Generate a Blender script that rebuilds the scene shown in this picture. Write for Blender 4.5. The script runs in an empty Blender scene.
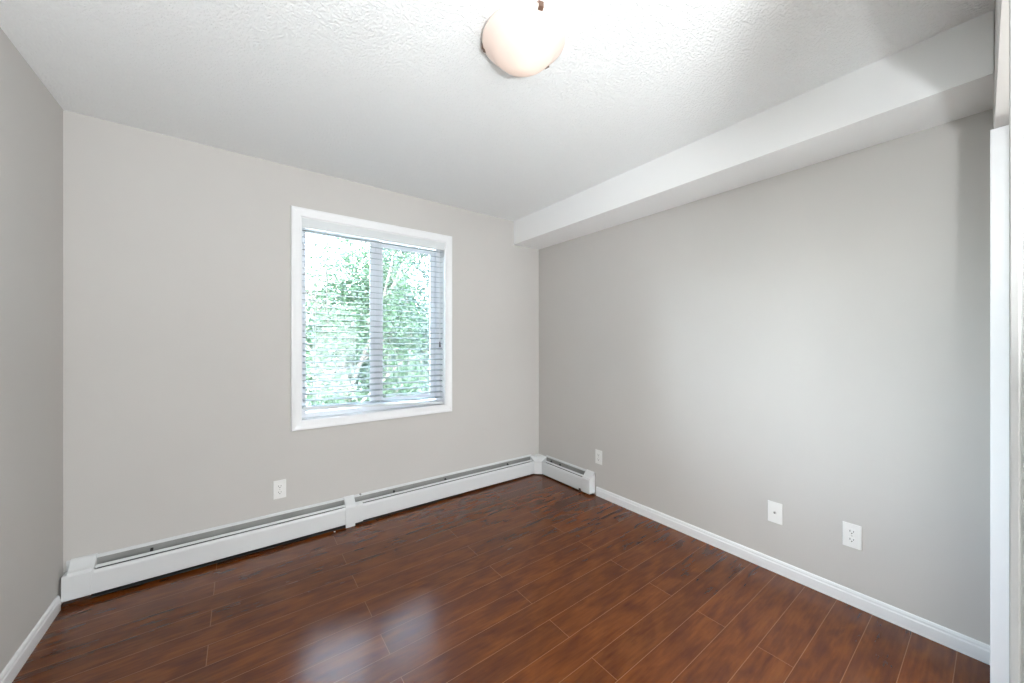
import bpy, bmesh, math, random
from mathutils import Vector, Matrix, noise
R = math.radians
C = bpy.context.scene
# ------------------------------------------------------------------ camera
D, XR, XL, HC = 2.7775, 2.407, -0.705, 2.44      # window wall, right wall, left wall, ceiling
CAMZ, YAW, FPX = 1.2866, 0.6404, 364.38
cd = bpy.data.cameras.new('camera'); cam = bpy.data.objects.new('camera', cd)
C.collection.objects.link(cam); C.camera = cam
cam.location = (0, 0, CAMZ); cam.rotation_euler = (math.pi/2, 0, -YAW)
cd.sensor_width = 36; cd.lens = FPX*36/1024; cd.shift_y = 0.9/1024; cd.clip_start = 0.01; cd.clip_end = 400
# ------------------------------------------------------------------ view and world
C.view_settings.view_transform = 'Standard'; C.view_settings.look = 'None'
C.view_settings.gamma = 1; C.view_settings.use_curve_mapping = False
C.view_settings.exposure = 0.70
W = bpy.data.worlds.new('sky'); C.world = W; W.use_nodes = True
wn = W.node_tree; wn.nodes.clear()
wo = wn.nodes.new('ShaderNodeOutputWorld'); wb = wn.nodes.new('ShaderNodeBackground')
sky = wn.nodes.new('ShaderNodeTexSky'); sky.sky_type = 'NISHITA'; sky.sun_disc = False
sky.sun_elevation = R(48); sky.sun_rotation = R(200); sky.air_density = 1.0; sky.dust_density = 3.0
mixw = wn.nodes.new('ShaderNodeMix'); mixw.data_type = 'RGBA'; mixw.inputs[0].default_value = 0.6
SKYMUL = 0.32
wmul = wn.nodes.new('ShaderNodeVectorMath'); wmul.operation = 'SCALE'; wmul.inputs['Scale'].default_value = SKYMUL
wn.links.new(sky.outputs[0], wmul.inputs[0])
wn.links.new(wmul.outputs[0], mixw.inputs[6]); mixw.inputs[7].default_value = (1.0, 1.08, 1.15, 1)
wn.links.new(mixw.outputs[2], wb.inputs[0]); wb.inputs[1].default_value = 22.5
wn.links.new(wb.outputs[0], wo.inputs[0])
sl = bpy.data.lights.new('sun', 'SUN'); sl.energy = 2.6; sl.angle = R(2); sl.color = (1, .96, .88)
so = bpy.data.objects.new('sun', sl); C.collection.objects.link(so); so.rotation_euler = (R(42), 0, R(-25))
# daylight portal in the window opening (only guides the sky's sampling)
pl = bpy.data.lights.new('window_portal', 'AREA'); pl.shape = 'RECTANGLE'; pl.size = 1.1; pl.size_y = 1.4
pl.cycles.is_portal = True
po = bpy.data.objects.new('window_portal', pl); C.collection.objects.link(po)
po.location = (.85, D+.22, 1.44); po.rotation_euler = (R(-90), 0, 0)
# fill light added under an invented hall ceiling fixture behind the camera
HALL_FILL_W, DOOR_FILL_W, UP_FILL_W, LAMP_W = 14, 60, 45, .035
def area(name, loc, rot, sx, sy, w, col):
    l = bpy.data.lights.new(name, 'AREA'); l.shape = 'RECTANGLE'; l.size = sx; l.size_y = sy; l.energy = w; l.color = col
    o = bpy.data.objects.new(name, l); C.collection.objects.link(o); o.location = loc; o.rotation_euler = rot
    return o
area('hall_fill_light', (.75, -1.3, 2.36), (0, 0, 0), 1.3, .5, HALL_FILL_W, (1, .98, .96))
# large fill light added at an invented glass door behind the camera
area('door_fill_light', (.85, -2.54, 1.15), (R(90), 0, 0), 2.3, 2.0, DOOR_FILL_W, (.93, .97, 1))
# upward fill light of a floor lamp added out of view in the hall
area('uplight_fill', (.22, -.48, 1.234), (R(180), 0, 0), .25, .25, UP_FILL_W, (.94, .98, 1))

# ------------------------------------------------------------------ helpers
def link(o): C.collection.objects.link(o)
def obj(name, bm, m, parent=None, smooth=False):
    bmesh.ops.recalc_face_normals(bm, faces=bm.faces[:])
    me = bpy.data.meshes.new(name); bm.to_mesh(me); bm.free()
    if smooth:
        for p in me.polygons: p.use_smooth = True
    o = bpy.data.objects.new(name, me); link(o)
    me.materials.append(m)
    if parent: o.parent = parent
    return o
def thing(name, label, cat, loc=(0, 0, 0), rz=0, group=None, kind=None):
    o = bpy.data.objects.new(name, None); link(o); o.location = loc; o.rotation_euler = (0, 0, rz); o.empty_display_size = .05
    o['label'] = label; o['category'] = cat
    if group: o['group'] = group
    if kind: o['kind'] = kind
    return o
def tag(o, label=None, cat=None, group=None, kind=None):
    if label: o['label'] = label
    if cat: o['category'] = cat
    if group: o['group'] = group
    if kind: o['kind'] = kind
    return o
def struct(o, label, cat): return tag(o, label, cat, kind='structure')
def box(bm, a, b, bev=0):
    x0, y0, z0 = a; x1, y1, z1 = b
    r = bmesh.ops.create_cube(bm, size=1, matrix=Matrix.Translation(((x0+x1)/2, (y0+y1)/2, (z0+z1)/2)) @ Matrix.Diagonal((x1-x0, y1-y0, z1-z0, 1)))
    if bev:
        es = list({e for v in r['verts'] for e in v.link_edges})
        bmesh.ops.bevel(bm, geom=es, offset=bev, segments=2, affect='EDGES', profile=.5)
def tube(bm, p, q, r, n=12, r2=None):
    p, q = Vector(p), Vector(q); d = q-p
    M = Matrix.Translation((p+q)/2) @ d.to_track_quat('Z', 'Y').to_matrix().to_4x4()
    bmesh.ops.create_cone(bm, cap_ends=True, segments=n, radius1=r, radius2=r if r2 is None else r2, depth=d.length, matrix=M)
def prism(bm, poly, base, u, v, w, length):
    """poly in the (u, v) plane swept along w from base"""
    base, u, v, w = map(Vector, (base, u, v, w))
    a = [bm.verts.new(base+u*p[0]+v*p[1]) for p in poly]
    b = [bm.verts.new(base+u*p[0]+v*p[1]+w*length) for p in poly]
    n = len(poly)
    bm.faces.new(a); bm.faces.new(b[::-1])
    for i in range(n): bm.faces.new((a[i], b[i], b[(i+1) % n], a[(i+1) % n]))
def ring(bm, rect, prof, y, ydir=-1):
    """mitred frame round an opening rect (x0,z0,x1,z1); prof: (outward offset, stand-off from plane y)"""
    x0, z0, x1, z1 = rect; rows = []
    for off, h in prof:
        rows.append([bm.verts.new((x, y+ydir*h, z)) for x, z in ((x0-off, z0-off), (x1+off, z0-off), (x1+off, z1+off), (x0-off, z1+off))])
    m = len(rows)
    for i in range(m):
        a, b = rows[i], rows[(i+1) % m]
        for k in range(4): bm.faces.new((a[k], a[(k+1) % 4], b[(k+1) % 4], b[k]))
def lathe(bm, prof, c=(0, 0, 0), n=64):
    rows = []
    for r, z in prof:
        if r < 1e-6: rows.append([bm.verts.new((c[0], c[1], c[2]+z))])
        else: rows.append([bm.verts.new((c[0]+r*math.cos(2*math.pi*k/n), c[1]+r*math.sin(2*math.pi*k/n), c[2]+z)) for k in range(n)])
    for a, b in zip(rows, rows[1:]):
        for k in range(n):
            k2 = (k+1) % n
            if len(a) == 1: bm.faces.new((a[0], b[k], b[k2]))
            elif len(b) == 1: bm.faces.new((a[k], a[k2], b[0]))
            else: bm.faces.new((a[k], a[k2], b[k2], b[k]))

# ------------------------------------------------------------------ materials
def mat(name, col, rough=.5, metal=0, spec=.5, **kw):
    m = bpy.data.materials.new(name); m.use_nodes = True; b = m.node_tree.nodes['Principled BSDF']
    b.inputs['Base Color'].default_value = (*col, 1); b.inputs['Roughness'].default_value = rough
    b.inputs['Metallic'].default_value = metal; b.inputs['Specular IOR Level'].default_value = spec
    for k, v in kw.items(): b.inputs[k].default_value = v
    return m
def bump(m, scale, strength, dist=.002, detail=3, kind='noise', ramp=None):
    nt = m.node_tree; b = nt.nodes['Principled BSDF']
    tc = nt.nodes.new('ShaderNodeTexCoord')
    if kind == 'noise':
        t = nt.nodes.new('ShaderNodeTexNoise'); t.inputs['Detail'].default_value = detail; out = t.outputs[0]
    else:
        t = nt.nodes.new('ShaderNodeTexVoronoi'); t.feature = 'SMOOTH_F1'; out = t.outputs[0]
    t.inputs['Scale'].default_value = scale
    nt.links.new(tc.outputs['Object'], t.inputs['Vector'])
    if ramp:
        r = nt.nodes.new('ShaderNodeValToRGB'); r.color_ramp.elements[0].position = ramp[0]; r.color_ramp.elements[1].position = ramp[1]
        nt.links.new(out, r.inputs[0]); out = r.outputs[0]
    bp = nt.nodes.new('ShaderNodeBump'); bp.inputs['Strength'].default_value = strength; bp.inputs['Distance'].default_value = dist
    nt.links.new(out, bp.inputs['Height']); nt.links.new(bp.outputs[0], b.inputs['Normal'])
    return m
def mottled(name, c1, c2, scale, rough=.6, detail=4, stretch=(1, 1, 1), **kw):
    m = mat(name, c1, rough, **kw); nt = m.node_tree; b = nt.nodes['Principled BSDF']
    tc = nt.nodes.new('ShaderNodeTexCoord'); mp = nt.nodes.new('ShaderNodeMapping'); mp.inputs['Scale'].default_value = stretch
    t = nt.nodes.new('ShaderNodeTexNoise'); t.inputs['Scale'].default_value = scale; t.inputs['Detail'].default_value = detail
    r = nt.nodes.new('ShaderNodeValToRGB'); r.color_ramp.elements[0].position = .35; r.color_ramp.elements[1].position = .65
    r.color_ramp.elements[0].color = (*c1, 1); r.color_ramp.elements[1].color = (*c2, 1)
    nt.links.new(tc.outputs['Object'], mp.inputs[0]); nt.links.new(mp.outputs[0], t.inputs['Vector'])
    nt.links.new(t.outputs[0], r.inputs[0]); nt.links.new(r.outputs[0], b.inputs['Base Color'])
    return m
WALLC = (.575, .557, .533)
M = {}
M['wall'] = bump(mottled('greige_wall_paint', WALLC, tuple(c*1.02 for c in WALLC), 2.0, .7, spec=.25), 220, .12, .001)
M['ceiling'] = bump(mat('white_textured_ceiling', (.925, .94, .94), .9, spec=.1), 115, .6, .005, 3, ramp=(.42, .62))
M['soffit'] = bump(mat('white_soffit_paint', (.90, .905, .905), .85, spec=.15), 60, .25, .002, 3)
M['trim'] = bump(mat('white_trim_paint', (.84, .85, .86), .35), 30, .03)
M['vinyl'] = bump(mat('white_vinyl', (.84, .86, .9), .35), 30, .02)
M['blind'] = mat('white_blind_slat', (.60, .62, .63), .45)
nt = M['blind'].node_tree; b = nt.nodes['Principled BSDF']
tr = nt.nodes.new('ShaderNodeBsdfTranslucent'); tr.inputs[0].default_value = (.42, .47, .49, 1)
mx = nt.nodes.new('ShaderNodeMixShader'); mx.inputs[0].default_value = .6
nt.links.new(b.outputs[0], mx.inputs[1]); nt.links.new(tr.outputs[0], mx.inputs[2])
nt.links.new(mx.outputs[0], nt.nodes['Material Output'].inputs[0])
M['rail'] = bump(mat('blind_rail_white', (.70, .73, .74), .4), 40, .02)
M['cord'] = mat('blind_cord', (.75, .77, .78), .7)
M['tassel'] = mat('grey_tassel', (.12, .12, .13), .5)
M['enamel'] = bump(mat('white_enamel_metal', (.70, .715, .72), .38), 25, .03)
M['fin'] = mottled('dull_aluminium_fins', (.27, .275, .265), (.34, .345, .33), 6, .55, metal=.3)
M['dark'] = bump(mat('dark_metal_and_shade', (.02, .02, .02), .6), 40, .1)  # dark metal parts, and sheets that paint shade into the heater gaps
M['plate'] = bump(mat('white_plastic_plate', (.86, .86, .84), .3), 50, .02)
M['slot'] = mat('outlet_slot_dark', (.06, .055, .05), .6)
M['screw'] = mat('steel_screw', (.6, .6, .58), .3, .9)
M['brass'] = bump(mat('brushed_bronze_clip', (.26, .17, .13), .35, .8), 90, .1)
M['bark'] = bump(mottled('grey_brown_bark', (.06, .05, .045), (.12, .10, .09), 12, .9), 30, .6, .01)
M['grass'] = mottled('lawn', (.015, .03, .012), (.025, .045, .018), 4, .9)
M['roof'] = mottled('brown_shingles', (.20, .16, .14), (.30, .25, .22), 20, .9)
M['siding'] = mottled('pale_pink_stucco', (.10, .085, .085), (.115, .098, .095), 8, .9)
M['housewin'] = mat('house_window_glass', (.10, .13, .17), .1)
M['carpet'] = bump(mottled('bounce_carpet', (.62, .60, .57), (.70, .68, .65), 60, .95), 300, .5, .003)
M['door'] = bump(mat('cream_door_paint', (.50, .50, .49), .4), 30, .03)
M['crumb'] = mat('white_crumb', (.8, .79, .75), .7)
def leafmat(name, a, b_):
    m = mottled(name, a, b_, 1.6, .55, 3); nt = m.node_tree; p = nt.nodes['Principled BSDF']
    tr = nt.nodes.new('ShaderNodeBsdfTranslucent'); tr.inputs[0].default_value = (*[min(1, c*1.3) for c in b_], 1)
    mx = nt.nodes.new('ShaderNodeMixShader'); mx.inputs[0].default_value = .35
    nt.links.new(p.outputs[0], mx.inputs[1]); nt.links.new(tr.outputs[0], mx.inputs[2])
    nt.links.new(mx.outputs[0], nt.nodes['Material Output'].inputs[0]); return m
M['leaf_warm'] = leafmat('leaf_yellow_green', (.0105, .025, .011), (.028, .057, .027))
M['leaf_cool'] = leafmat('leaf_blue_green', (.0105, .021, .016), (.024, .044, .034))
# window glass: clear pane with a fresnel reflection
g = bpy.data.materials.new('window_glass'); g.use_nodes = True; nt = g.node_tree; nt.nodes.clear()
go = nt.nodes.new('ShaderNodeOutputMaterial'); gt = nt.nodes.new('ShaderNodeBsdfTransparent'); gt.inputs[0].default_value = (.93, .98, .985, 1)
gg = nt.nodes.new('ShaderNodeBsdfGlossy'); gg.inputs['Roughness'].default_value = .02
gf = nt.nodes.new('ShaderNodeFresnel'); gf.inputs[0].default_value = 1.45; gm = nt.nodes.new('ShaderNodeMixShader')
nt.links.new(gf.outputs[0], gm.inputs[0]); nt.links.new(gt.outputs[0], gm.inputs[1]); nt.links.new(gg.outputs[0], gm.inputs[2])
nt.links.new(gm.outputs[0], go.inputs[0]); M['glass'] = g
# lamp bowl: frosted glass, glows by the bulb inside it
m = bpy.data.materials.new('frosted_alabaster_glass'); m.use_nodes = True; nt = m.node_tree; nt.nodes.clear()
o_ = nt.nodes.new('ShaderNodeOutputMaterial'); tr = nt.nodes.new('ShaderNodeBsdfTranslucent'); tr.inputs[0].default_value = (1, .87, .80, 1)
df = nt.nodes.new('ShaderNodeBsdfPrincipled'); df.inputs['Base Color'].default_value = (.85, .76, .71, 1); df.inputs['Roughness'].default_value = .25
m1 = nt.nodes.new('ShaderNodeMixShader'); m1.inputs[0].default_value = .5
em = nt.nodes.new('ShaderNodeEmission'); em.inputs[0].default_value = (1, .84, .74, 1); em.inputs[1].default_value = .05
ad = nt.nodes.new('ShaderNodeAddShader')
nt.links.new(df.outputs[0], m1.inputs[1]); nt.links.new(tr.outputs[0], m1.inputs[2])
nt.links.new(m1.outputs[0], ad.inputs[0]); nt.links.new(em.outputs[0], ad.inputs[1]); nt.links.new(ad.outputs[0], o_.inputs[0])
M['bowl'] = m
m = bpy.data.materials.new('bulb_glow'); m.use_nodes = True; b = m.node_tree.nodes['Principled BSDF']
b.inputs['Emission Color'].default_value = (1, .9, .75, 1); b.inputs['Emission Strength'].default_value = 1.0
M['bulb'] = m

# floor: red-brown laminate in rows 127 mm deep, boards 1.26 m long
def floor_mat():
    m = mat('red_brown_laminate', (.2, .07, .03), .3, spec=.5); nt = m.node_tree; b = nt.nodes['Principled BSDF']
    N = nt.nodes.new; L = nt.links.new
    def math_(op, a, b2=None, c=None):
        n = N('ShaderNodeMath'); n.operation = op
        for i, v in enumerate((a, b2, c)):
            if v is None: continue
            if isinstance(v, (int, float)): n.inputs[i].default_value = v
            else: L(v, n.inputs[i])
        return n.outputs[0]
    tc = N('ShaderNodeTexCoord'); sx = N('ShaderNodeSeparateXYZ'); L(tc.outputs['Object'], sx.inputs[0])
    x, y = sx.outputs[0], sx.outputs[1]
    v = math_('DIVIDE', math_('SUBTRACT', y, .109-1.27), .127)      # row 10 starts at .109
    row = math_('FLOOR', v); fv = math_('FRACT', v)
    odd = math_('MODULO', row, 2.0)
    u = math_('DIVIDE', math_('SUBTRACT', math_('ADD', x, 12.6-1.15), math_('MULTIPLY', odd, .605)), 1.26)
    brd = math_('FLOOR', u); fu = math_('FRACT', u)
    du = math_('MULTIPLY', math_('MINIMUM', fu, math_('SUBTRACT', 1, fu)), 1.26)
    dv = math_('MULTIPLY', math_('MINIMUM', fv, math_('SUBTRACT', 1, fv)), .127)
    d = math_('MINIMUM', du, dv)
    seam = math_('LESS_THAN', d, .0012)
    cb = N('ShaderNodeCombineXYZ'); L(row, cb.inputs[0]); L(brd, cb.inputs[1])
    wn_ = N('ShaderNodeTexWhiteNoise'); wn_.noise_dimensions = '3D'; L(cb.outputs[0], wn_.inputs['Vector'])
    off = N('ShaderNodeVectorMath'); off.operation = 'SCALE'; L(wn_.outputs['Color'], off.inputs[0]); off.inputs['Scale'].default_value = 30
    ad = N('ShaderNodeVectorMath'); ad.operation = 'ADD'; L(tc.outputs['Object'], ad.inputs[0]); L(off.outputs[0], ad.inputs[1])
    def nz(scale, st, det, rough=.55, dist=0):
        mp = N('ShaderNodeMapping'); mp.inputs['Scale'].default_value = st; L(ad.outputs[0], mp.inputs[0])
        t = N('ShaderNodeTexNoise'); t.inputs['Scale'].default_value = scale; t.inputs['Detail'].default_value = det
        t.inputs['Roughness'].default_value = rough; t.inputs['Distortion'].default_value = dist
        L(mp.outputs[0], t.inputs['Vector']); return t.outputs[0]
    blot = nz(5, (1, 3.2, 1), 3, .5, .6); grain = nz(14, (.6, 6, 1), 3, .5)
    mixf = math_('ADD', math_('MULTIPLY', blot, .65), math_('MULTIPLY', grain, .35))
    rp = N('ShaderNodeValToRGB'); L(mixf, rp.inputs[0]); e = rp.color_ramp
    e.elements[0].position = .30; e.elements[0].color = (.068, .0135, .0013, 1)
    e.elements[1].position = .70; e.elements[1].color = (.172, .048, .006, 1)
    k = e.elements.new(.48); k.color = (.108, .025, .0025, 1)
    br = math_('ADD', math_('MULTIPLY', wn_.outputs['Value'], .22), .89)
    sc = N('ShaderNodeVectorMath'); sc.operation = 'SCALE'; L(rp.outputs[0], sc.inputs[0]); L(br, sc.inputs['Scale'])
    mx = N('ShaderNodeMix'); mx.data_type = 'RGBA'; L(math_('MULTIPLY', seam, .4), mx.inputs[0]); L(sc.outputs[0], mx.inputs[6])
    mx.inputs[7].default_value = (.42, .20, .10, 1)
    L(mx.outputs[2], b.inputs['Base Color'])
    L(math_('ADD', math_('MULTIPLY', blot, .05), .205), b.inputs['Roughness'])
    bp = N('ShaderNodeBump'); bp.inputs['Strength'].default_value = .02; bp.inputs['Distance'].default_value = .0005
    L(math_('SUBTRACT', math_('MULTIPLY', grain, .4), seam), bp.inputs['Height']); L(bp.outputs[0], b.inputs['Normal'])
    return m
M['floor'] = floor_mat()

# ------------------------------------------------------------------ room shell
HY = -2.6                                   # far side of the hall behind the camera
T = .12
bm = bmesh.new(); box(bm, (XL-T, HY-T, -.12), (XR+T, D+.16, 0)); struct(obj('floor', bm, M['floor']), 'red-brown wood laminate floor with thin pale seams', 'floor')
bm = bmesh.new(); box(bm, (XL-T, HY-T, HC), (XR+T, D+.16, HC+.15)); struct(obj('ceiling', bm, M['ceiling']), 'white popcorn textured ceiling', 'ceiling')
bm = bmesh.new(); box(bm, (XL-T, HY-T, 0), (XL, D+.16, HC)); struct(obj('wall_left', bm, M['wall']), 'plain greige wall at the left edge', 'wall')
bm = bmesh.new(); box(bm, (XR, HY-T, 0), (XR+T, D+.16, HC)); struct(obj('wall_right', bm, M['wall']), 'wide greige wall under the white soffit', 'wall')
# window opening (inner edge of the casing)
wx0, wx1, wz0, wz1 = .322, 1.374, .762, 2.122
def wall_hole(name, y0, y1):
    bm = bmesh.new()
    xs = [XL, wx0, wx1, XR]; zs = [0, wz0, wz1, HC]
    F = {}
    for yi, y in enumerate((y0, y1)):
        for i, x in enumerate(xs):
            for k, z in enumerate(zs): F[yi, i, k] = bm.verts.new((x, y, z))
    for yi in (0, 1):
        for i in range(3):
            for k in range(3):
                if (i, k) != (1, 1): bm.faces.new((F[yi, i, k], F[yi, i+1, k], F[yi, i+1, k+1], F[yi, i, k+1]))
    for a, b_ in (((1, 1), (2, 1)), ((2, 1), (2, 2)), ((2, 2), (1, 2)), ((1, 2), (1, 1))):
        bm.faces.new((F[0, a[0], a[1]], F[0, b_[0], b_[1]], F[1, b_[0], b_[1]], F[1, a[0], a[1]]))
    for a, b_ in (((0, 0), (3, 0)), ((3, 0), (3, 3)), ((3, 3), (0, 3)), ((0, 3), (0, 0))):
        rng = []
        if a[1] == b_[1]: rng = [((i, a[1]), (i+1, a[1])) for i in range(3)]
        else: rng = [((a[0], i), (a[0], i+1)) for i in range(3)]
        for p, q in rng: bm.faces.new((F[0, p[0], p[1]], F[0, q[0], q[1]], F[1, q[0], q[1]], F[1, p[0], p[1]]))
    return obj(name, bm, M['wall'])
struct(wall_hole('wall_back', D, D+.16), 'greige wall with the window and the long heater', 'wall')
# near wall: camera stands in its wide opening; far jamb, header and a stub by the right wall
SL = math.atan(.019)
def nearY(x): return .0197+(x-2.11)*.019
bm = bmesh.new()
P = [(2.11, nearY(2.11)-.006), (XR, nearY(XR)-.006), (XR, nearY(XR)-.12), (2.11, nearY(2.11)-.12)]
prism(bm, P, (0, 0, 0), (1, 0, 0), (0, 1, 0), (0, 0, 1), HC)
P = [(.95, nearY(.95)-.006), (2.11, nearY(2.11)-.006), (2.11, nearY(2.11)-.12), (.95, nearY(.95)-.12)]
prism(bm, P, (0, 0, 2.03), (1, 0, 0), (0, 1, 0), (0, 0, 1), HC-2.03)
P = [(XL, nearY(XL)-.006), (-.42, nearY(-.42)-.006), (-.42, nearY(-.42)-.12), (XL, nearY(XL)-.12)]
prism(bm, P, (0, 0, 0), (1, 0, 0), (0, 1, 0), (0, 0, 1), HC)
struct(obj('wall_near', bm, M['wall']), 'pale strip of wall above the opening at the right edge', 'wall')
bm = bmesh.new(); box(bm, (XL, HY-T, 0), (XR, HY, HC)); struct(obj('wall_hall', bm, M['wall']), 'hall wall behind the viewer', 'wall')
pd = thing('fill_door', 'door added around the fill light, unseen behind the viewer', 'door', kind='structure')  # invented door, added to go with the fill light
bm = bmesh.new(); ring(bm, (-.35, .1, 2.05, 2.2), [(0, 0), (0, .03), (.07, .03), (.07, 0)], HY, 1); box(bm, (.82, HY, .1), (.88, HY+.012, 2.2)); obj('fill_door_frame', bm, M['vinyl'], pd)
bm = bmesh.new(); box(bm, (XL+.02, HY+.02, 0), (XR-.02, -.16, .008)); struct(obj('floor', bm, M['carpet']), 'pale carpet added behind the viewer to bounce light upward', 'carpet')  # light carpet added as a reflector for the ceiling
bm = bmesh.new(); yk = nearY(2.0)-.065; box(bm, (1.97, yk-.035, .012), (2.09, yk, 2.02), .002); struct(obj('jamb_shade_panel', bm, M['trim']), 'unseen white panel added to shade the jamb right of the viewer', 'door')  # out of view, added to keep hall light off the jamb
# soffit
SX, SZ = 2.0924, 2.2197
bm = bmesh.new(); box(bm, (SX, nearY(SX)-.004, SZ), (XR, D, HC)); struct(obj('trim_1', bm, M['soffit']), 'boxed white soffit running along the top of the right wall', 'soffit')
# jamb lining and casing of the opening
bm = bmesh.new()
prism(bm, [(2.098, nearY(2.11)), (2.11, nearY(2.11)+.0), (2.11, nearY(2.11)-.12), (2.098, nearY(2.11)-.12)], (0, 0, 0), (1, 0, 0), (0, 1, 0), (0, 0, 1), 2.028)
prism(bm, [(2.10, nearY(2.11)-.006), (2.17, nearY(2.17)-.006), (2.17, nearY(2.17)+.002), (2.102, nearY(2.11)+.003)], (0, 0, 0), (1, 0, 0), (0, 1, 0), (0, 0, 1), 2.028)
struct(obj('trim_2', bm, M['trim']), 'white jamb at the end of the right wall', 'door jamb')
# open door leaf by the viewer, its edge near the right border
bm = bmesh.new()
xd = .78; yd = -.0066*xd
box(bm, (0, -.36, .01), (.035, 0, 2.03), .0025)
box(bm, (-.004, -.012, .02), (0, -.004, 2.02), .001)
box(bm, (-.003, -.35, .02), (0, -.020, 2.02), .001)
bmesh.ops.transform(bm, matrix=Matrix.Translation((xd, yd, 0)) @ Matrix.Rotation(R(-30), 4, 'Z'), verts=bm.verts[:])
struct(obj('door_1', bm, M['door']), 'white door edge cut off by the right border', 'door')

# ------------------------------------------------------------------ baseboards
bprof = [(0, 0), (.012, 0), (.012, .050), (.009, .056), (.009, .064), (.006, .071), (.003, .0735), (0, .0735)]
bm = bmesh.new(); prism(bm, bprof, (XR, nearY(2.3)+.002, 0), (-1, 0, 0), (0, 0, 1), (0, 1, 0), 2.032-nearY(2.3))
struct(obj('baseboard_right', bm, M['trim']), 'white baseboard along the right wall', 'baseboard')
bm = bmesh.new(); prism(bm, bprof, (XL, HY, 0), (1, 0, 0), (0, 0, 1), (0, 1, 0), D-.075-HY)
struct(obj('baseboard_left', bm, M['trim']), 'white baseboard along the left wall', 'baseboard')

# ------------------------------------------------------------------ window
win = thing('window_1', 'white two-pane sliding window with wide flat casing', 'window', kind='structure')
bm = bmesh.new()
cw = .0575
ring(bm, (wx0, wz0, wx1, wz1), [(0, 0), (0, .009), (.004, .011), (.030, .013), (.044, .017), (cw-.004, .017), (cw, .013), (cw, 0)], D)
obj('casing', bm, M['trim'], win)
bm = bmesh.new()
ring(bm, (wx0+.006, wz0+.006, wx1-.006, wz1-.006), [(0, 0), (0, .15), (.006, .15), (.006, 0)], D+.0, 1)
obj('jamb_lining', bm, M['trim'], win)
fy0, fy1 = D+.085, D+.15
bm = bmesh.new()
ring(bm, (wx0+.030, wz0+.036, wx1-.036, wz1-.036), [(0, 0), (.028, 0), (.030, 0), (.030, .065), (0, .065)], fy0, 1)
ring(bm, (wx0+.038, wz0+.040, wx1-.044, wz1-.040), [(0, -.004), (.012, -.004), (.012, .0), (0, .0)], fy0, 1)
obj('window_frame', bm, M['vinyl'], win)
mx0, mx1 = .822, .905
for a, b_, yy, s in ((wx0+.006, .822, D+.100, .026), (.852, wx1-.036, D+.122, .042)):
    bm = bmesh.new()
    ring(bm, (a+s, wz0+.045+s, b_-s, wz1-.045-s), [(0, 0), (s-.004, 0), (s, .004), (s, .02), (0, .02)], yy, 1)
    ring(bm, (a+s+.004, wz0+.049+s, b_-s-.004, wz1-.049-s), [(0, .004), (.006, .004), (.006, .008), (0, .008)], yy, 1)
    if s < .03: box(bm, (b_-.002, yy+.002, wz0+.046), (b_+.052, yy+.018, wz1-.046), .002); box(bm, (b_+.012, yy-.006, wz0+.05), (b_+.020, yy+.004, wz1-.05), .001)
    sash = obj('sash', bm, M['vinyl'], win)
    bm = bmesh.new(); box(bm, (a+s-.005, yy+.008, wz0+.045+s-.005), (b_-s+.005, yy+.012, wz1-.045-s+.005))
    obj('pane', bm, M['glass'], sash)
bm = bmesh.new(); box(bm, (.842, D+.088, 1.30), (.858, D+.0935, 1.40), .002); obj('latch', bm, M['vinyl'], win)

# ------------------------------------------------------------------ blind
bl = thing('window_blind', 'white horizontal slat blind lowered inside the window recess', 'blind', (.848, D+.034, wz1-.004))
bx0, bx1 = wx0+.010-.848, wx1-.012-.848
def Y(y): return y-(D+.034)
ztop = wz1-.004
bm = bmesh.new(); box(bm, (bx0, -.024, -.048), (bx1, .024, -.002), .002)
obj('headrail', bm, M['rail'], bl)
bm = bmesh.new()
prism(bm, [(-.033, -.062), (-.028, -.064), (-.026, -.062), (-.026, -.001), (-.031, .0), (-.035, -.004), (-.036, -.03)], (bx0-.003, 0, 0), (0, 1, 0), (0, 0, 1), (1, 0, 0), bx1-bx0+.006)
obj('valance', bm, M['rail'], bl)
zb0 = .845-ztop; zb1 = .783-ztop             # bottom rail hangs lower on the right
nsl = 29
bm = bmesh.new(); tilt = R(9); w2 = .023
z_first = -.075
for k in range(nsl):
    f = k/(nsl)
    zl = z_first+(zb0-z_first)*f; zr = z_first+(zb1-z_first)*f
    # mostly level slats, the last few follow the slanted rail
    lean = max(0, (k-16)/(nsl-16))**1.5
    zlev = z_first-.0425*k
    zl = max(zlev, zb0+.004*(nsl-k))
    zr = zlev*(1-lean)+zr*lean
    rows = []
    for j in range(7):
        t = -w2+2*w2*j/6
        crown = .0022*(1-(t/w2)**2)
        zz = t*math.sin(tilt)+crown; yy = t*math.cos(tilt)
        rows.append([bm.verts.new((x, yy, z+zz+dz)) for dz in (0, -.0022) for x, z in ((bx0+.004, zl), (bx1-.004, zr))])
    for j in range(6):
        a, c = rows[j], rows[j+1]
        bm.faces.new((a[0], a[1], c[1], c[0])); bm.faces.new((a[2], c[2], c[3], a[3]))
        bm.faces.new((a[0], c[0], c[2], a[2])); bm.faces.new((a[1], a[3], c[3], c[1]))
    bm.faces.new((rows[0][0], rows[0][2], rows[0][3], rows[0][1])); bm.faces.new((rows[6][0], rows[6][1], rows[6][3], rows[6][2]))
obj('slats', bm, M['blind'], bl)
bm = bmesh.new()
v = [bm.verts.new((x, y, z+dz)) for x, z in ((bx0+.003, zb0), (bx1-.003, zb1)) for y in (-.026, .026) for dz in (-.009, .009)]
for f in ((0, 1, 3, 2), (4, 6, 7, 5), (0, 4, 5, 1), (2, 3, 7, 6), (0, 2, 6, 4), (1, 5, 7, 3)): bm.faces.new([v[i] for i in f])
bmesh.ops.bevel(bm, geom=bm.edges[:], offset=.003, segments=2, affect='EDGES')
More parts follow.
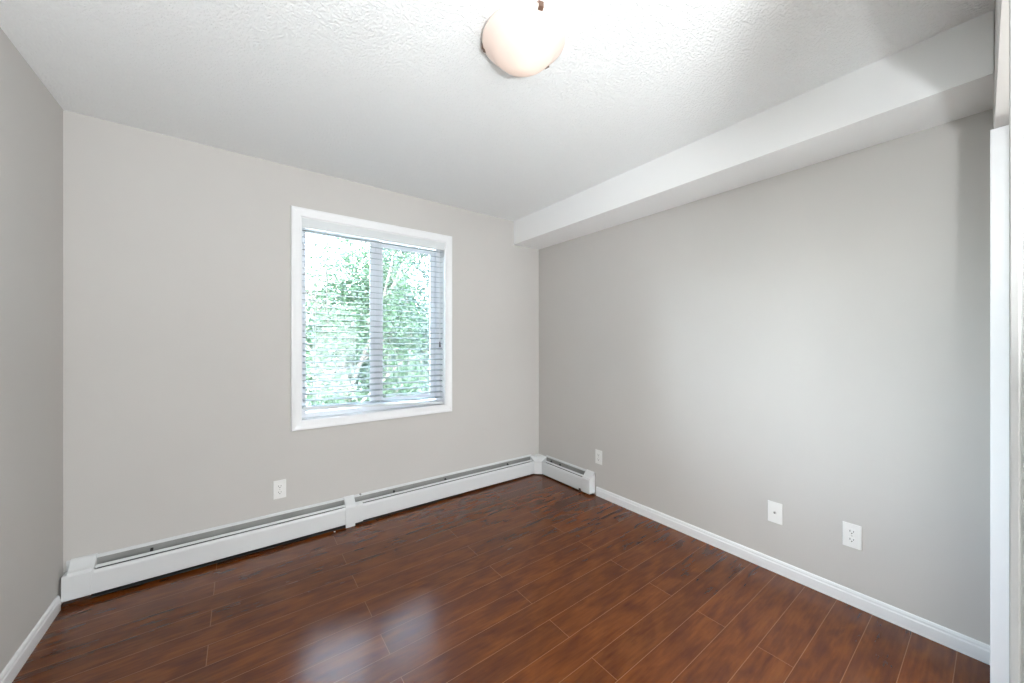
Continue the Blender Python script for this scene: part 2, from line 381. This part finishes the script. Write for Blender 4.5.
obj('bottom_rail', bm, M['rail'], bl)
def railz(x): return zb0+(zb1-zb0)*(x-bx0)/(bx1-bx0)
for x in (bx0+.075, -.005, bx1-.115):
    bm = bmesh.new()
    for yy in (-.0275, .0275): tube(bm, (x, yy, -.05), (x, yy, railz(x)), .0011, 6)
    tube(bm, (x+.006, 0, -.05), (x+.006, 0, railz(x)), .001, 6)
    obj('ladder_cord', bm, M['cord'], bl)
bm = bmesh.new(); tube(bm, (bx0+.14, -.040, -.06), (bx0+.145, -.042, -.62), .0035, 6); tube(bm, (bx0+.14, -.036, -.05), (bx0+.14, -.040, -.065), .002, 6)
obj('tilt_wand', bm, M['cord'], bl)
bm = bmesh.new()
for dx in (0, .006): tube(bm, (bx1-.045+dx, -.038, -.055), (bx1-.042+dx*.3, -.040, -.83), .001, 6)
cordo = obj('lift_cord', bm, M['cord'], bl)
bm = bmesh.new(); lathe(bm, [(0, .0), (.004, -.002), (.0075, -.03), (.0085, -.042), (.006, -.047), (0, -.047)], (bx1-.041, -.040, -.825), 16)
obj('tassel', bm, M['tassel'], cordo, True)

# ------------------------------------------------------------------ baseboard heaters
back = [(.001, .035), (.001, .199), (.005, .2005), (.009, .197), (.010, .180), (.007, .180), (.006, .193), (.004, .195), (.004, .035)]
damper = [(.032, .158), (.0455, .152), (.0465, .149), (.044, .149), (.031, .155)]
front = [(.0635, .030), (.0655, .045), (.067, .132), (.063, .143), (.057, .147), (.055, .143), (.061, .139), (.0635, .131), (.062, .046), (.052, .032), (.053, .030)]
cap = [(.001, .034), (.001, .204), (.010, .205), (.018, .201), (.052, .166), (.063, .160), (.066, .152), (.066, .034)]
def heater(name, label, base, u, w, length, segs, ends, brackets, inset=.016, pz=.008):
    """base on the wall at floor level; u away from the wall; w along it"""
    t = thing(name, label, 'heater', base)
    V = lambda *a: Vector(a)
    u = Vector(u); w = Vector(w); z = Vector((0, 0, 1))
    bm = bmesh.new(); prism(bm, back, (0, 0, 0), u, z, w, length); obj('back_plate', bm, M['enamel'], t)
    for a, b_ in segs:
        bm = bmesh.new(); prism(bm, front, w*a, u, z, w, b_-a); obj('front_cover', bm, M['enamel'], t)
        bm = bmesh.new(); prism(bm, damper, w*(a+.01), u, z, w, b_-a-.02); obj('damper', bm, M['enamel'], t)
        bm = bmesh.new(); prism(bm, [(.0101, .05), (.0116, .05), (.0116, .184), (.0101, .184)], w*(a+.008), u, z, w, b_-a-.016); obj('inner_liner', bm, M['fin'], t)
        bm = bmesh.new()
        n = int((b_-a-.08)/.0075)
        for i in range(n):
            p = w*(a+.04+i*.0075)
            prism(bm, [(.010, .075), (.052, .075), (.052, .132), (.010, .132)], p, u, z, w, .0012)
        tube(bm, w*(a+.01)+u*.031+z*.105, w*(b_-.01)+u*.031+z*.105, .011, 12)
        obj('finned_element', bm, M['fin'], t)
        bm = bmesh.new(); prism(bm, [(.006, .136), (.050, .136), (.050, .1375), (.006, .1375)], w*(a+.02), u, z, w, b_-a-.04)  # black sheet that paints the shade inside the slot
        obj('slot_shade_sheet', bm, M['dark'], t)
        bm = bmesh.new(); prism(bm, [(.006, pz), (.057, pz), (.057, pz+.005), (.006, pz+.005)], w*(a+.005), u, z, w, b_-a-.01)  # black sheet standing in for the shadow below the heater
        obj('base_pan', bm, M['dark'], t)
    for a, b_ in ends:
        bm = bmesh.new(); prism(bm, cap, w*(a+inset), u, z, w, b_-a-inset)
        prism(bm, [(.001, .036), (.067, .030), (.071, .036), (.071, .146), (.067, .152), (.001, .150)], w*(a if inset else a+.004), u, z, w, b_-a-.008)
        obj('end_cap', bm, M['enamel'], t)
    for a in brackets:
        bm = bmesh.new(); prism(bm, [(.010, .140), (.033, .140), (.033, .152), (.026, .160), (.010, .170)], w*a, u, z, w, .012)
        obj('bracket', bm, M['dark'], t)
    return t
x0 = XL+.011
h1 = heater('baseboard_heater', 'long white baseboard heater below the window', (x0, D, 0), (0, -1, 0), (1, 0, 0), 2.24-x0+.06,
            [(.09, .585-x0+.01), (.64-x0, 2.292-x0)], [(0, .104)], [.30, .93-x0+0, 1.36-x0, 2.0-x0])
bm = bmesh.new()
prism(bm, [(.001, .03), (.001, .2025), (.012, .2035), (.022, .199), (.057, .162), (.069, .154), (.0725, .144), (.0725, .03)], (.583-x0, 0, 0), (0, -1, 0), (0, 0, 1), (1, 0, 0), .066)
prism(bm, [(.05, .026), (.0700, .026), (.0700, .147), (.065, .152), (.05, .152)], (.583-x0, 0, 0), (0, -1, 0), (0, 0, 1), (1, 0, 0), .115)
prism(bm, [(.052, .0), (.069, .0), (.069, .034), (.052, .034)], (.586-x0, 0, 0), (0, -1, 0), (0, 0, 1), (1, 0, 0), .060)
obj('splice_cover', bm, M['enamel'], h1)
bm = bmesh.new(); tube(bm, (.69-x0, -.013, .203), (.697-x0, -.013, .193), .006, 8); obj('clip', bm, M['fin'], h1)
h1.rotation_euler = (0, .006, 0)
# inside corner cover
bm = bmesh.new(); c0 = XR-x0
def cpt(a, b_, z): return bm.verts.new((c0-a, -b_, z))
f_, q = .070, .047
low = [cpt(f_+q, f_, z) for z in (.028, .148)] + [cpt(f_, f_+q, z) for z in (.028, .148)]
bk = [cpt(f_+q, .012, z) for z in (.028, .148)] + [cpt(.012, f_+q, z) for z in (.028, .148)]
cr = [cpt(.002, .002, z) for z in (.028, .186)]
top = [cpt(.122, .012, .184), cpt(.122, .002, .186), cpt(.012, .122, .184), cpt(.002, .122, .186)]
for f in ((low[0], low[2], low[3], low[1]), (low[0], low[1], bk[1], bk[0]), (low[2], bk[2], bk[3], low[3]),
          (low[1], low[3], top[2], top[0]), (top[0], top[2], cr[1]), (top[0], cr[1], top[1]), (top[2], top[3], cr[1]),
          (low[1], top[0], top[1], bk[1]), (low[3], bk[3], top[3], top[2]),
          (low[0], bk[0], cr[0]), (low[0], cr[0], low[2]), (low[2], cr[0], bk[2])): bm.faces.new(f)
obj('corner_cover', bm, M['enamel'], h1)
yb = 2.052
h2 = heater('baseboard_heater', 'short white baseboard heater on the right wall', (XR, yb, -.016), (-1, 0, 0), (0, 1, 0), D-.12-yb,
            [(.06, D-.075-.047-yb)], [(0, .085)], [.40, .52], 0, .020)
bm = bmesh.new(); tube(bm, (-.052, .115, .018), (-.052, .115, .048), .018, 14); tube(bm, (-.040, .16, .034), (-.060, .16, .034), .010, 10)
obj('valve_knob', bm, M['dark'], h2)

# ------------------------------------------------------------------ wall plates (local: x across, -y out of the wall, z up)
def plate_body(t, w=.070, h=.117):
    bm = bmesh.new(); box(bm, (-w/2, -.0055, -h/2), (w/2, 0, h/2), .0022); return obj('cover_plate', bm, M['plate'], t)
def duplex(label, loc, rz, group=None):
    t = thing('power_outlet', label, 'outlet', loc, rz, group)
    plate_body(t)
    for s in (-1, 1):
        bm = bmesh.new(); cz = s*.0195
        pts = []
        for k in range(24):
            a = 2*math.pi*k/24; pts.append((max(-.0150, min(.0150, .0172*math.cos(a))), max(-.0135, min(.0135, .0172*math.sin(a)))))
        prism(bm, pts, (0, -.0078, cz), (1, 0, 0), (0, 0, 1), (0, 1, 0), .004)
        f = obj('receptacle', bm, M['plate'], t)
        bm = bmesh.new()
        box(bm, (-.0078, -.0082, cz-.001), (-.0055, -.0075, cz+.0075)); box(bm, (.0055, -.0082, cz+.0), (.0078, -.0075, cz+.0065))
        tube(bm, (0, -.0082, cz-.0068), (0, -.0075, cz-.0068), .0027, 10)
        obj('slot', bm, M['slot'], f)
    bm = bmesh.new(); tube(bm, (0, -.0068, 0), (0, -.0050, 0), .0028, 12); obj('screw', bm, M['screw'], t)
    return t
duplex('white double power outlet below the window, left of centre', (.203, D, .341), 0)
duplex('white power outlet nearest the right border of the photo', (XR, .4365, .339), R(-90))
duplex('small white wall plate just right of the short heater end', (XR, 2.011, .327), R(-90))
t = thing('coax_outlet', 'white cable plate with one dark jack on the right wall', 'wall plate', (XR, .7575, .333), R(-90))
plate_body(t)
bm = bmesh.new(); tube(bm, (0, -.0125, 0), (0, -.005, 0), .0048, 12); tube(bm, (0, -.0075, 0), (0, -.005, 0), .0078, 6); obj('jack', bm, M['screw'], t)
bm = bmesh.new(); tube(bm, (0, -.0132, 0), (0, -.012, 0), .0030, 10); obj('jack_socket', bm, M['slot'], t)
for s in (-1, 1):
    bm = bmesh.new(); tube(bm, (0, -.0064, s*.042), (0, -.005, s*.042), .0028, 10); obj('screw', bm, M['plate'], t)

# ------------------------------------------------------------------ ceiling lamp
LX, LY = .853, 1.071
lamp = thing('ceiling_lamp', 'round frosted glass ceiling lamp glowing warm, held by bronze clips', 'ceiling lamp', (LX, LY, HC))
bm = bmesh.new(); lathe(bm, [(0, 0), (.128, 0), (.130, -.004), (.128, -.022), (.120, -.024), (.118, -.006), (0, -.006)]); obj('base_pan', bm, M['trim'], lamp, True)
bm = bmesh.new()
outer = [(.152, -.016), (.155, -.022), (.155, -.028), (.149, -.033), (.139, -.040), (.124, -.054), (.112, -.072), (.094, -.089), (.066, -.101), (.030, -.106), (0, -.107)]
lathe(bm, outer)
obj('glass_shade', bm, M['bowl'], lamp, True)
for k, a in enumerate((R(131.7), R(14.4), R(253))):
    bm = bmesh.new(); ca, sa = math.cos(a), math.sin(a)
    def cp(r, s, z): return (r*ca-s*sa, r*sa+s*ca, z)
    prof = [(.146, -.003), (.160, -.012), (.161, -.030), (.150, -.036), (.150, -.034), (.158, -.028), (.157, -.014), (.145, -.007)]
    va = [bm.verts.new(cp(r, -.009, z)) for r, z in prof]; vb = [bm.verts.new(cp(r, .009, z)) for r, z in prof]
    bm.faces.new(va); bm.faces.new(vb[::-1])
    for i in range(8): bm.faces.new((va[i], vb[i], vb[(i+1) % 8], va[(i+1) % 8]))
    obj('clip', bm, M['brass'], lamp)
bm = bmesh.new(); tube(bm, (-.03, -.055, -.035), (.0, -.02, -.035), .013, 12)
tube(bm, (.03, .055, -.035), (.0, .02, -.035), .013, 12); obj('socket', bm, M['trim'], lamp)
bm = bmesh.new()
bmesh.ops.create_uvsphere(bm, u_segments=20, v_segments=12, radius=.024, matrix=Matrix.Translation((.012, -.008, -.040)) @ Matrix.Diagonal((1, 1.3, .8, 1)))
obj('bulb', bm, M['bulb'], lamp, True)
pt = bpy.data.lights.new('lamp_light', 'POINT'); pt.energy = LAMP_W; pt.shadow_soft_size = .02; pt.color = (1, .88, .74)
pobj = bpy.data.objects.new('lamp_light', pt); link(pobj); pobj.parent = lamp; pobj.location = (.012, -.008, -.062)

# fixture added for the hall fill light, unseen behind the viewer
hl = thing('hall_fill_lamp', 'white box lamp added as fill light, unseen behind the viewer', 'ceiling lamp', (.75, -1.3, HC))
bm = bmesh.new(); box(bm, (-.68, -.28, -.07), (.68, .28, -.0005), .004); obj('housing', bm, M['trim'], hl)

fl = thing('fill_floor_lamp', 'slim white uplighter added as fill light, unseen behind the viewer', 'floor lamp', (.22, -.48, .008))  # lamp added only to carry the upward fill light
bm = bmesh.new(); lathe(bm, [(0, 0), (.13, 0), (.13, .012), (.10, .022), (.02, .030), (0, .030)]); obj('base', bm, M['trim'], fl, True)
bm = bmesh.new(); tube(bm, (0, 0, .028), (0, 0, 1.09), .012, 16); obj('pole', bm, M['trim'], fl, True)
bm = bmesh.new(); lathe(bm, [(0, 1.07), (.05, 1.075), (.12, 1.12), (.175, 1.19), (.185, 1.215), (.180, 1.215), (.168, 1.192), (.115, 1.128), (.05, 1.085), (0, 1.082)]); obj('lamp_shade', bm, M['trim'], fl, True)

# crumb on the floor at the splice
bm = bmesh.new(); bmesh.ops.create_icosphere(bm, subdivisions=2, radius=.006, matrix=Matrix.Translation((.512, 2.70, .0035)) @ Matrix.Diagonal((1, .8, .6, 1)))
for v in bm.verts: v.co += Vector((random.uniform(-1, 1), random.uniform(-1, 1), 0))*.0006
tag(obj('paint_crumb', bm, M['crumb']), 'tiny white crumb on the floor beside the heater splice', 'crumb')

# ------------------------------------------------------------------ outside
GZ = -3.2
bm = bmesh.new(); box(bm, (-30, D+.6, GZ-.1), (60, 70, GZ)); struct(obj('ground', bm, M['grass']), 'lawn outside below the window', 'ground')
def tree(name, label, base, H, crown, spread, nleaf, lm, seed, lsize=.09, trunk_r=.12, sparse=0):
    rnd = random.Random(seed)
    t = thing(name, label, 'tree', base)
    bm = bmesh.new(); tips = []
    def limb(p, d, r, L_, depth):
        n = 4; q = p
        for i in range(n):
            d = (d+Vector((rnd.uniform(-1, 1), rnd.uniform(-1, 1), rnd.uniform(-.3, .6)))*.16).normalized()
            q2 = q+d*(L_/n)
            if depth and Vector((q2.x, q2.y)).length > crown[1]*.9: return
            ra = r*(1-.6*i/n); rb = r*(1-.6*(i+1)/n)
            tube(bm, q, q2, ra, 7, rb)
            if depth >= 2: tips.append((q2, rb))
            q = q2
            if depth < 3 and (i >= 1 or depth > 0):
                for _ in range(2 if depth < 2 else 1):
                    a = rnd.uniform(0, 6.283); out = Vector((math.cos(a), math.sin(a), rnd.uniform(.1, .8))).normalized()
                    limb(q, (d*.5+out*.8).normalized(), rb*.6, L_*rnd.uniform(.42, .62), depth+1)
    limb(Vector((0, 0, 0)), Vector((0, 0, 1)), trunk_r, H*.72, 0)
    obj('trunk', bm, M['bark'], t)
    bm = bmesh.new()
    cz, rx, rz_ = crown
    # leaf clusters fill the crown and cling to the branch tips
    cl = []
    while len(cl) < nleaf//26:
        v = Vector((rnd.uniform(-1, 1), rnd.uniform(-1, 1), rnd.uniform(-1, 1)))
        if v.length > 1 or v.length < .35: continue
        p = Vector((v.x*rx, v.y*rx*.9, cz+v.z*rz_))
        if abs(v.y) > .9: continue
        if noise.noise(p*.9+Vector((seed, 0, 0))) < -.05+sparse: continue
        cl.append(p)
    for k in range(nleaf):
        c = cl[k % len(cl)] if rnd.random() < .8 or not tips else rnd.choice(tips)[0]
        p = c+Vector((rnd.gauss(0, 1), rnd.gauss(0, 1), rnd.gauss(0, .8)))*spread
        a = Vector((rnd.gauss(0, 1), rnd.gauss(0, 1), rnd.gauss(0, .6))).normalized()
        b_ = a.cross(Vector((rnd.gauss(0, 1), rnd.gauss(0, 1), rnd.gauss(0, 1)))).normalized()
        nn = a.cross(b_)
        s = lsize*rnd.uniform(.6, 1.2)
        m0 = bm.verts.new(p); m1 = bm.verts.new(p+a*s); l = bm.verts.new(p+a*s*.5+b_*s*.3+nn*s*.08); r_ = bm.verts.new(p+a*s*.5-b_*s*.3+nn*s*.08)
        bm.faces.new((m0, l, m1)); bm.faces.new((m0, m1, r_))
    me = bpy.data.meshes.new('foliage'); bm.to_mesh(me); bm.free(); me.materials.append(lm)
    f = bpy.data.objects.new('foliage', me); link(f); f.parent = t
    return t
def outp(px, Yd):       # X at distance Yd seen through pixel column px
    a = (px-512)/FPX; s, c = math.sin(YAW), math.cos(YAW)
    return Yd*(c*a+s)/(-s*a+c)
tree('leafy_tree', 'yellow-green leafy tree filling the left window pane', (outp(359, 7.2), 7.2, GZ), 6.4, (4.2, 1.25, 2.2), .15, 26000, M['leaf_warm'], 3, .08, .12, -.12)
tree('leafy_tree', 'blue-green open tree behind the right window pane', (outp(412, 10.8), 10.8, GZ), 8.2, (5.0, 1.5, 2.8), .2, 15000, M['leaf_cool'], 11, .11, .12, .04)
tree('leafy_tree', 'broad cool green tree farthest back behind both panes', (outp(388, 16), 16, GZ), 7.0, (4.4, 2.8, 2.5), .34, 16000, M['leaf_cool'], 23, .24, .14, -.3)
# neighbouring house
hx, hy = outp(300, 21), 21
hs = thing('neighbour_house', 'pale pinkish house seen through the left edge of the window', 'house', (hx, hy, GZ))
bm = bmesh.new(); box(bm, (-7, 0, 0), (1.3, 8, 7.2)); obj('house_wall', bm, M['siding'], hs)
bm = bmesh.new(); prism(bm, [(-.5, 7.1), (8.5, 7.1), (4, 9.0)], (-7.4, 0, 0), (0, 1, 0), (0, 0, 1), (1, 0, 0), 9.1); obj('roof', bm, M['roof'], hs)
for zx in (.9, 3.9):
    for xx in (-5.6, -3.4, -1.2):
        bm = bmesh.new(); box(bm, (xx, -.06, zx+.2), (xx+1.3, .0, zx+1.7), .02); f = obj('house_window', bm, M['trim'], hs)
        bm = bmesh.new(); box(bm, (xx+.08, -.075, zx+.28), (xx+.61, -.055, zx+1.62)); box(bm, (xx+.69, -.075, zx+.28), (xx+1.22, -.055, zx+1.62)); obj('pane', bm, M['housewin'], f)
